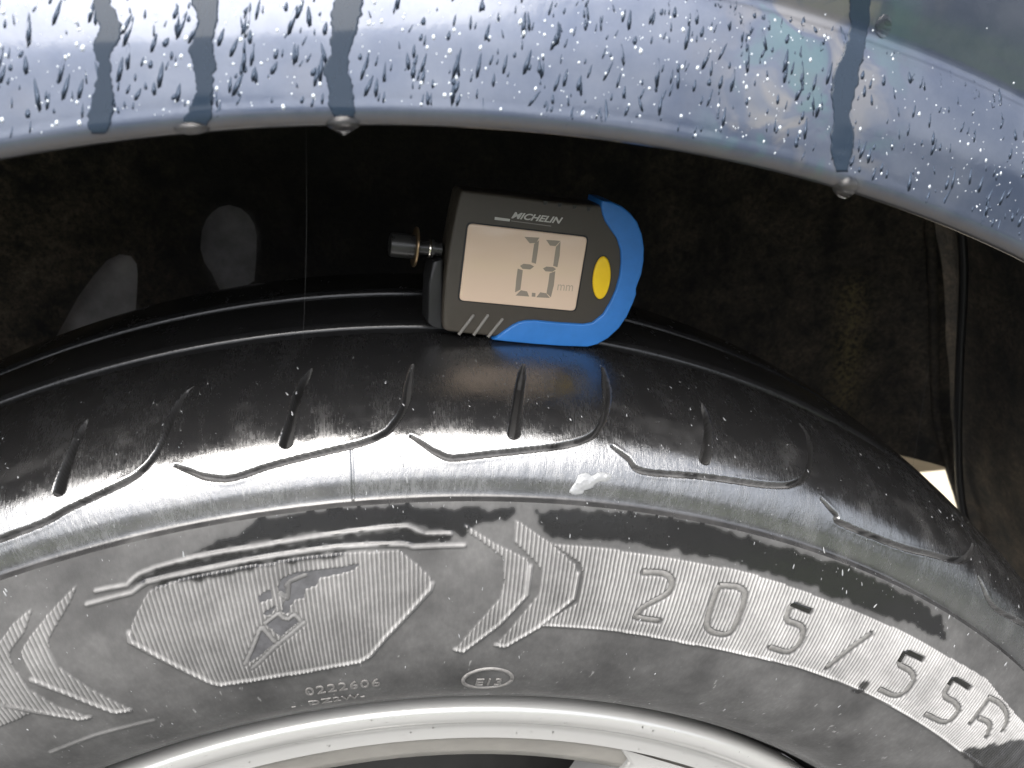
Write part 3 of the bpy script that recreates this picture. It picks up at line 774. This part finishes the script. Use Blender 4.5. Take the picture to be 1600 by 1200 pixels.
def rounded(pts, r, k=5):
    pts = np.asarray(pts, float); n = len(pts); o = []
    for i in range(n):
        a, b, c = pts[i-1], pts[i], pts[(i+1) % n]
        u = (a-b)/np.linalg.norm(a-b); v = (c-b)/np.linalg.norm(c-b); p0, p1 = b+u*r, b+v*r
        for t in np.linspace(0, 1, k): o.append((1-t)**2*p0+2*t*(1-t)*b+t*t*p1)
    return np.array(o)

bo = gc([(448, 62), (700, 92), (900, 118), (1100, 140), (1250, 150), (1330, 180), (1400, 260), (1425, 330), (1432, 420), (1420, 520), (1385, 650), (1330, 770), (1250, 850), (1160, 905), (1000, 905), (800, 905), (630, 895), (450, 878), (345, 864), (334, 830), (338, 700), (350, 560), (372, 380), (405, 200), (434, 70)])
body = slab("body", resample(np.vstack([bo, bo[:1]]), n=110)[:-1], -13, 0, M_BLACKP, .9, back=2.0)
bum_out = [(1235, 120), (1285, 125), (1345, 150), (1395, 190), (1435, 240), (1462, 310), (1474, 390), (1472, 460), (1458, 540), (1440, 585), (1428, 620), (1430, 650), (1412, 700), (1375, 780), (1330, 845), (1270, 900), (1210, 935), (1150, 950), (1000, 945), (850, 934), (700, 920), (615, 910)]
bum_in = [(640, 888), (690, 852), (730, 825), (765, 808), (800, 800), (850, 798), (1000, 812), (1130, 820), (1180, 812), (1240, 765), (1280, 700), (1312, 630), (1335, 545), (1343, 470), (1340, 400), (1320, 335), (1285, 285), (1255, 240), (1238, 195), (1230, 150)]
slab("bumper", gc(bum_out+bum_in), -13.6, .9, M_BLUE, .6, back=2.0, seg=4)
scr = rounded(gc([(473, 245), (1160, 325), (1088, 752), (420, 690)]), 1.5)
slab("screen_frame", scr*1.0+(scr-scr.mean(0))*.012, -1, .22, M_DARK, .15)
screen = slab("screen", scr-(scr-scr.mean(0))*.012, -.5, .55, M_LCD, .45)
seg_px = [("segment", [(795, 325), (880, 330), (862, 360), (825, 362)]), ("segment", [(878, 345), (872, 400), (860, 478), (835, 470), (845, 400), (850, 365)]),
          ("segment", [(770, 490), (790, 478), (830, 482), (850, 494), (828, 510), (785, 507)]), ("segment", [(757, 505), (786, 515), (772, 625), (742, 640), (748, 570)]),
          ("segment", [(745, 658), (775, 628), (810, 635), (822, 664)]),
          ("segment", [(918, 342), (1000, 348), (972, 378), (940, 375)]), ("segment", [(1000, 352), (995, 430), (982, 498), (958, 490), (968, 420), (974, 382)]),
          ("segment", [(900, 505), (920, 494), (958, 497), (975, 508), (955, 523), (915, 521)]), ("segment", [(970, 520), (962, 600), (945, 668), (920, 645), (930, 590), (938, 532)]),
          ("segment", [(862, 668), (885, 640), (918, 645), (940, 672)]), ("decimal_point", [(838, 642), (858, 644), (857, 666), (836, 664)])]
for nm, pl in seg_px: slab(nm, gc(pl), .5, .585, M_SEG, .02, parent=screen, seg=1, smooth=False)
def gauge_text(name, s, p0, p1, height_px, mat, c, parent, shear=0.0, bold=0.0, depth=.05):
    a, b = gc([p0])[0], gc([p1])[0]; V, F = text_geo(s, 1.0, 0.0, shear, bold)
    wdt = V[:, 0].max()-V[:, 0].min(); e = (b-a); L = np.linalg.norm(e); e /= L; f = np.array([-e[1], e[0]])
    hgt = np.linalg.norm(gc([(p0[0], p0[1]-height_px)])[0]-a)
    X = (V[:, 0]-V[:, 0].min())*L/wdt; Y = (V[:, 1]-V[:, 1].min())*hgt/(V[:, 1].max()-V[:, 1].min())
    Q = a+np.outer(X, e)+np.outer(Y, f)
    return mesh(name, [g3(q[0], q[1], c) for q in Q], F, mat, parent, smooth=False)
gauge_text("unit_print", "mm", (980, 628), (1068, 634), 34, M_SEGF, .575, screen)
gauge_text("brand_print", "MICHELIN", (722, 222), (1012, 255), 38, M_PRINT, .03, body, .38, .03)
slab("print_line", gc([(722, 234), (950, 264), (949, 269), (721, 239)]), -.2, .025, M_DGREY, .01, parent=body, seg=1, smooth=False)
slab("print_bar", gc([(630, 214), (716, 226), (714, 240), (628, 230)]), -.2, .035, M_PRINT, .01, parent=body, seg=1, smooth=False)
a = np.linspace(0, 2*math.pi, 40, endpoint=False)
btn = [(1235+52*math.cos(t)*.98+10*-math.sin(t), 559+122*math.sin(t)) for t in a]
ring = [(1235+56*math.cos(t)*.98+10*-math.sin(t), 559+127*math.sin(t)) for t in a]
slab("button_surround", gc(ring), -.5, .12, M_DARK, .1); slab("button", gc(btn), -.5, .75, M_YEL, .6, seg=4)
for (x0, y0, x1, y1) in ((508, 772, 424, 882), (590, 772, 508, 886), (672, 794, 590, 896)):
    d = np.array([x1-x0, y1-y0]); d = d/np.linalg.norm(d); m = np.array([-d[1], d[0]])*8
    q = np.array([(x0, y0)])[0]; e = np.array((x1, y1))
    slab("grip_ridge", gc([q+m, q-d*7, q-m, e-m, e+m]), -.3, .55, M_DGREY, .3, seg=2)
for x, y in ((918, 132), (1000, 143), (1085, 154), (1165, 166)):
    slab("grip_notch", gc([(x-14, y-10), (x+14, y-8), (x+6, y+14), (x-10, y+16)]), -8, .12, M_DARK, .1, seg=1)
# measuring foot and probe at the left end
ft = gc([(345, 470), (345, 862), (290, 862), (255, 830), (262, 600), (285, 478)])
slab("measuring_foot", ft, -13, -2.5, M_DARK, .8)
ax_c = -6.0
def along(px): return gc([px])[0]
pc = np.array([along(p) for p in ((340, 425), (45, 395))]); dv = (pc[1]-pc[0]); LN = np.linalg.norm(dv); dv /= LN
mmpx = LN/297.0
def turned(name, prof, mat, parent=gauge):
    """solid turned on the probe axis: rows (px from the body, radius px)"""
    n = 24; V, F = [], []
    e1 = GX*(-dv[1])+GY*dv[0]; e2 = NG
    for d, r in prof:
        c = g3(*(pc[0]+dv*d*mmpx), ax_c)
        for k in range(n): g = 2*math.pi*k/n; V.append(c+(e1*math.cos(g)+e2*math.sin(g))*max(r*mmpx, .01))
    for i in range(len(prof)-1):
        for k in range(n): F.append((i*n+k, i*n+(k+1) % n, (i+1)*n+(k+1) % n, (i+1)*n+k))
    o = mesh(name, V, F, mat, parent); o.data.set_sharp_from_angle(angle=math.radians(35)); return o
turned("probe", [(-6, 40), (40, 40), (40, 52), (56, 52), (60, 40), (140, 40), (140, 66), (143, 70), (280, 70), (292, 66), (297, 56), (297, 0)], M_STEEL)
turned("washer", [(140, 60), (140, 112), (144, 116), (152, 116), (156, 112), (156, 60)], M_BRASS)
turned("clip_ring", [(58, 36), (58, 54), (64, 57), (72, 54), (72, 36)], plain("bright_ring", (.75, .70, .60), .22, 1.0))

# ------------------------------------------------------------------ water on the car
def run(name, rows, label, thick=.42, step=2):
    """a rivulet: rows (v, left u, right u) in picture space landed on the panel surface"""
    L = FEN.path([(l, v) for v, l, r in rows]); R = FEN.path([(r, v) for v, l, r in rows]); n = min(len(L), len(R))
    L, R = resample(catmull(L[:n], 6), n=n*5), resample(catmull(R[:n], 6), n=n*5)
    nz = lambda k, sd: .55*(vnoise(np.arange(k)*.45, np.zeros(k), sd)-.5)+.35*(vnoise(np.arange(k)*1.3, np.zeros(k), sd+1)-.5)
    L = L.copy(); R = R.copy(); L[:, 0] += nz(len(L), len(label))/390; R[:, 0] += nz(len(R), len(label)+5)/390
    e = np.clip((np.arange(len(L))-(len(L)-7))/6.0, 0, 1)**2*.32; c_ = (L+R)/2; L += (c_-L)*e[:, None]; R += (c_-R)*e[:, None]
    m = 13; top, bot = [], []
    wob = .10*(vnoise(np.arange(len(L))*.7, np.zeros(len(L)), len(name)+len(rows))-.5)
    for j in range(m):
        f = j/(m-1); a = L*(1-f)+R*f; prof = (1-(2*f-1)**4)**.6
        endf = np.clip(np.arange(len(L))/3.0, 0, 1)*np.clip((len(L)-1-np.arange(len(L)))/3.0, 0, 1)
        top.append(FEN.pt(a[:, 0], a[:, 1], -(.02+(thick+wob)*prof*endf))); bot.append(FEN.pt(a[:, 0], a[:, 1], .12))
    T = np.stack(top, 1); B = np.stack(bot, 1); nl = len(L); V = np.vstack([T.reshape(-1, 3), B.reshape(-1, 3)]); o = nl*m; F = []
    for i in range(nl-1):
        for j in range(m-1):
            F.append((i*m+j, i*m+j+1, (i+1)*m+j+1, (i+1)*m+j)); F.append((o+i*m+j, o+(i+1)*m+j, o+(i+1)*m+j+1, o+i*m+j+1))
        F.append((i*m, (i+1)*m, o+(i+1)*m, o+i*m)); F.append((i*m+m-1, o+i*m+m-1, o+(i+1)*m+m-1, (i+1)*m+m-1))
    for i in (0, nl-1):
        for j in range(m-1): F.append((i*m+j, o+i*m+j, o+i*m+j+1, i*m+j+1))
    ob = mesh(name, V, F, M_RUN, None, origin=V[0])
    bm = bmesh.new(); bm.from_mesh(ob.data); bmesh.ops.recalc_face_normals(bm, faces=bm.faces[:]); bm.to_mesh(ob.data); bm.free()
    return setp(ob, label, "water run", "rivulets of rainwater on the arch")
sgn = FEN.n[np.argmin(np.abs(FEN.p[:, 1]-390)), 0]
r4 = lambda rows, ox=0, k=4.0: [(v/k, ox+l/k, ox+r/k) for v, l, r in rows]
run("water_run", r4([(-60, 580, 690), (0, 575, 690), (100, 600, 735), (180, 615, 762), (260, 590, 735), (340, 595, 695), (420, 615, 690), (500, 610, 692), (580, 580, 705), (660, 565, 710), (740, 550, 700), (800, 540, 685), (835, 555, 672)]), "wavy rivulet running down the arch nearest the left edge of the picture")
run("water_run", r4([(-60, 1190, 1360), (0, 1195, 1360), (80, 1225, 1360), (160, 1235, 1355), (240, 1205, 1335), (320, 1180, 1340), (400, 1200, 1350), (480, 1220, 1335), (560, 1235, 1335), (640, 1195, 1325), (700, 1175, 1325), (760, 1140, 1325), (785, 1170, 1310)]), "rivulet on the arch that ends in the shallow rounded hanging drop")
run("water_run", r4([(-60, 490, 670), (0, 490, 670), (80, 470, 660), (160, 470, 640), (240, 465, 620), (320, 465, 590), (400, 440, 580), (460, 415, 580), (520, 450, 605), (600, 460, 610), (680, 455, 620), (735, 470, 640)], 400), "widest straight rivulet on the arch, above the pointed hanging drop")
run("water_run", r4([(-30, 430, 545), (40, 435, 550), (130, 440, 545), (190, 432, 525), (280, 400, 515), (360, 365, 495), (450, 340, 480), (540, 340, 455), (620, 350, 440), (700, 340, 455), (780, 335, 460), (850, 345, 440), (920, 350, 440)], 1200, 3.4275), "rivulet crossing the crease at the right, above the clear round hanging drop")

def drop_mesh(n=14, m=9, fn=None):
    V, F = [], []
    for i in range(m+1):
        p = math.pi*i/m
        for k in range(n):
            g = 2*math.pi*k/n; V.append((math.sin(p)*math.cos(g), math.sin(p)*math.sin(g), math.cos(p)))
    for i in range(m):
        for k in range(n): F.append((i*n+k, (i+1)*n+k, (i+1)*n+(k+1) % n, i*n+(k+1) % n))
    return np.array(V), F
def blob_obj(name, c, axes, label, cat, group=None, point=0.0, mat=M_WATER):
    V, F = drop_mesh(22, 14); V = V.copy()
    if point:
        k = np.clip(-V[:, 2], 0, 1); V[:, :2] *= (1-point*k**1.5)[:, None]
    V = V*np.array(axes); o = mesh(name, V+c, F, mat, None, origin=c)
    return setp(o, label, cat, group)
def lip_pt(u, v): q = on_plane(u, v, np.array([0, -4.2, 0]), NW); return q
blob_obj("hanging_drop", lip_pt(300, 198), (3.6, 2.2, 1.5), "shallow rounded water drop hanging from the arch lip, left of the pointed one", "water drop", "drops hanging from the arch lip")
blob_obj("hanging_drop", lip_pt(537, 193), (3.5, 2.2, 2.3), "pointed water drop hanging from the arch lip above the gauge's probe", "water drop", "drops hanging from the arch lip", .8)
blob_obj("hanging_drop", lip_pt(1321, 291), (2.9, 2.4, 2.7), "clear round water drop hanging from the arch lip at the right", "water drop", "drops hanging from the arch lip", .25)
t_, s_ = FEN.hit(1380, 42); c = FEN.pt(t_, s_)
blob_obj("bead_of_water", c, (1.9, .55, 2.5), "fat clear bead of water clinging to the crease at the top right", "water drop", None, .35, M_WATER)
c = on_plane(1409, 324, np.array([0, 30.0, 0]), NW)
blob_obj("falling_drop", c, (.5, .5, .55), "tiny pale droplet falling just below the arch lip at the right", "water drop", None, 0, M_SPECK)

def drops(name, surf, R0, samples, sign, mat=M_WATER, n=7):
    """many small beads and short trails joined: samples (theta, s, half length, half width, height, tilt)"""
    V, F = [], []
    for th_, s_, a, b, h, tl in samples:
        k0 = len(V); ct, st = math.cos(tl), math.sin(tl); pts = []
        for rr, hh in ((1.0, -.05), (.78, .62), (.38, .93)):
            for k in range(n):
                g = 2*math.pi*k/n; x, y = b*rr*math.cos(g), a*rr*math.sin(g)
                if a > 1.8*b: x *= (1.0+.45*(-y/a))*1.0
                pts.append((x*ct-y*st, x*st+y*ct, h*hh))
        pts.append((0, 0, h)); pts = np.array(pts)
        V.append(surf.pt(th_+pts[:, 0]/R0, s_+pts[:, 1], sign*pts[:, 2]))
        o = sum(len(v) for v in V[:-1])
        for r in range(2):
            for k in range(n): F.append((o+r*n+k, o+r*n+(k+1) % n, o+(r+1)*n+(k+1) % n, o+(r+1)*n+k))
        for k in range(n): F.append((o+2*n+k, o+2*n+(k+1) % n, o+3*n))
        F.append(tuple(o+k for k in range(n))[::-1])
    o = mesh(name, np.vstack(V), F, mat); 
    bm = bmesh.new(); bm.from_mesh(o.data); bmesh.ops.recalc_face_normals(bm, faces=bm.faces[:]); bm.to_mesh(o.data); bm.free()
    return setp(o, kind="stuff")
lst, beads = [], []
s_lo, s_cr = s_lip+1.0, FEN.s[np.argmin(np.abs(FEN.p[:, 1]-406)+np.abs(FEN.p[:, 0]-5.2))]
for i in range(1500):
    t_ = math.radians(RNG.uniform(-12, 28)); s_ = RNG.uniform(s_lo, s_cr-1); tilt = t_*1.0-.22+RNG.normal(0, .17)
    dens = .95 if t_ < math.radians(17) else .6
    if RNG.random() > dens: continue
    if RNG.random() < .62:
        b = .16+.34*RNG.random()**1.7; a = b*RNG.uniform(1.8, 7.5); lst.append((t_, s_, a, b, b*.55, tilt))
    else:
        b = (.14+.30*RNG.random()**3)*(1 if t_ < .2 else .75); a = b*RNG.uniform(1.0, 1.9); beads.append((t_, s_, a, b, b*.85, tilt))
for i in range(420):
    t_ = math.radians(RNG.uniform(-12, 28)); b = RNG.uniform(.05, .12); beads.append((t_, RNG.uniform(s_lo, s_cr-1), b*RNG.uniform(1, 3), b, b*.8, -.2))
for i in range(60):
    t_ = math.radians(RNG.uniform(5, 28)); s_ = RNG.uniform(s_cr+1, s_cr+40); b = RNG.uniform(.12, .25); beads.append((t_, s_, b*1.2, b, b*.8, 0))
drops("rain_trails", FEN, 390.0, lst, -1, M_TRAIL); drops("raindrops", FEN, 390.0, beads, -1, M_BEAD)
# spray on the tyre
lst = []
for i in range(520):
    t_ = math.radians(RNG.uniform(-34, 44)); s_ = RNG.uniform(1, 52)**1.0; b = .06+.20*RNG.random()**4; lst.append((t_, s_, b*RNG.uniform(1.5, 4.5), b, b*.6, RNG.normal(.1, .25)))
drops("spray_droplets", TRD, 308.0, lst, 1, M_SPRAY)
lst = []
for i in range(520):
    t_ = math.radians(RNG.uniform(-34, 44)); s_ = SID.s[-1]-RNG.uniform(0, 1)**2*70; b = .06+.20*RNG.random()**4; lst.append((t_, s_, b*RNG.uniform(1.5, 4.5), b, b*.6, RNG.normal(.1, .25)))
drops("spray_droplets", SID, 258.0, lst, 1, M_SPRAY)
RIM = Rev(fl); s0_ = RIM.s[np.argmin(np.abs(RIM.p[:, 0]-10.2))]
lst = []
for i in range(170):
    b = .08+.22*RNG.random()**3; lst.append((math.radians(RNG.uniform(-32, 34)), RNG.uniform(s0_-3, RIM.s[-1]-1), b*RNG.uniform(1, 1.8), b, b*.6, RNG.normal(0, .3)))
drops("spray_droplets", RIM, 205.0, lst, -1, M_WATER)
def splash():
    q = TRD.path([(600+x/3.2, 500+y/3.2) for x, y in [(926, 862), (950, 815), (985, 768), (1012, 764), (1040, 778), (1085, 760), (1120, 766), (1136, 782), (1118, 806), (1070, 812), (1046, 838), (1005, 852), (985, 872), (950, 876)]])
    q = catmull(np.vstack([q, q[:1]]), 4)[:-1]; q[:, 0] += .5*(vnoise(np.arange(len(q))*.7, np.zeros(len(q)), 8)-.5)/308; q = q*[308.0, 1.0]
    pts = [Vector(p) for p in q]; n = len(pts); lo, hi = q.min(0), q.max(0)
    for x in np.arange(lo[0], hi[0], .32):
        for y in np.arange(lo[1], hi[1], .32): pts.append(Vector((x+RNG.uniform(-.1, .1), y+RNG.uniform(-.1, .1))))
    r = delaunay_2d_cdt(pts, [], [list(range(n))], 1, 1e-6); A = np.array([tuple(v) for v in r[0]])
    d = np.min(np.hypot(A[:, None, 0]-q[None, :, 0], A[:, None, 1]-q[None, :, 1]), axis=1)
    h = .02+.5*np.sqrt(np.clip(d/1.6, 0, 1))*(.35+1.1*fbm(A[:, 0]/.9, A[:, 1]/.9, 15))
    m = len(A); F = [tuple(f) for f in r[2]]
    V = np.vstack([TRD.pt(A[:, 0]/308, A[:, 1], h), TRD.pt(A[:, 0]/308, A[:, 1], -.2)])
    o = mesh("water_splash", V, F+[tuple(k+m for k in f[::-1]) for f in F], M_SPRAY, None, origin=V[0])
    bm = bmesh.new(); bm.from_mesh(o.data); bmesh.ops.recalc_face_normals(bm, faces=bm.faces[:]); bm.to_mesh(o.data); bm.free()
    setp(o, "irregular splash of water on the tyre shoulder below the gauge", "splash")
splash()
# fine threads strung across the arch
mesh_t = [((478, 200), (473, 540), 30.0, 'pale spider thread hanging left of the gauge'), ((1452, 560), (1408, 830), 90.0, 'slanting spider thread at the right beside the tyre')]
for a_, b_, yy, lb in mesh_t:
    p0, p1 = on_plane(*a_, np.array([0, yy, 0]), NW), on_plane(*b_, np.array([0, yy*.6+20, 0]), NW)
    pth = np.array([p0*(1-f)+p1*f+np.array([.5*math.sin(f*math.pi), 0, 0]) for f in np.linspace(0, 1, 12)])
    V, F = tube(pth, .03, 5); o = mesh("spider_thread", V, F, M_THREAD, None, origin=p0); setp(o, lb, "thread")
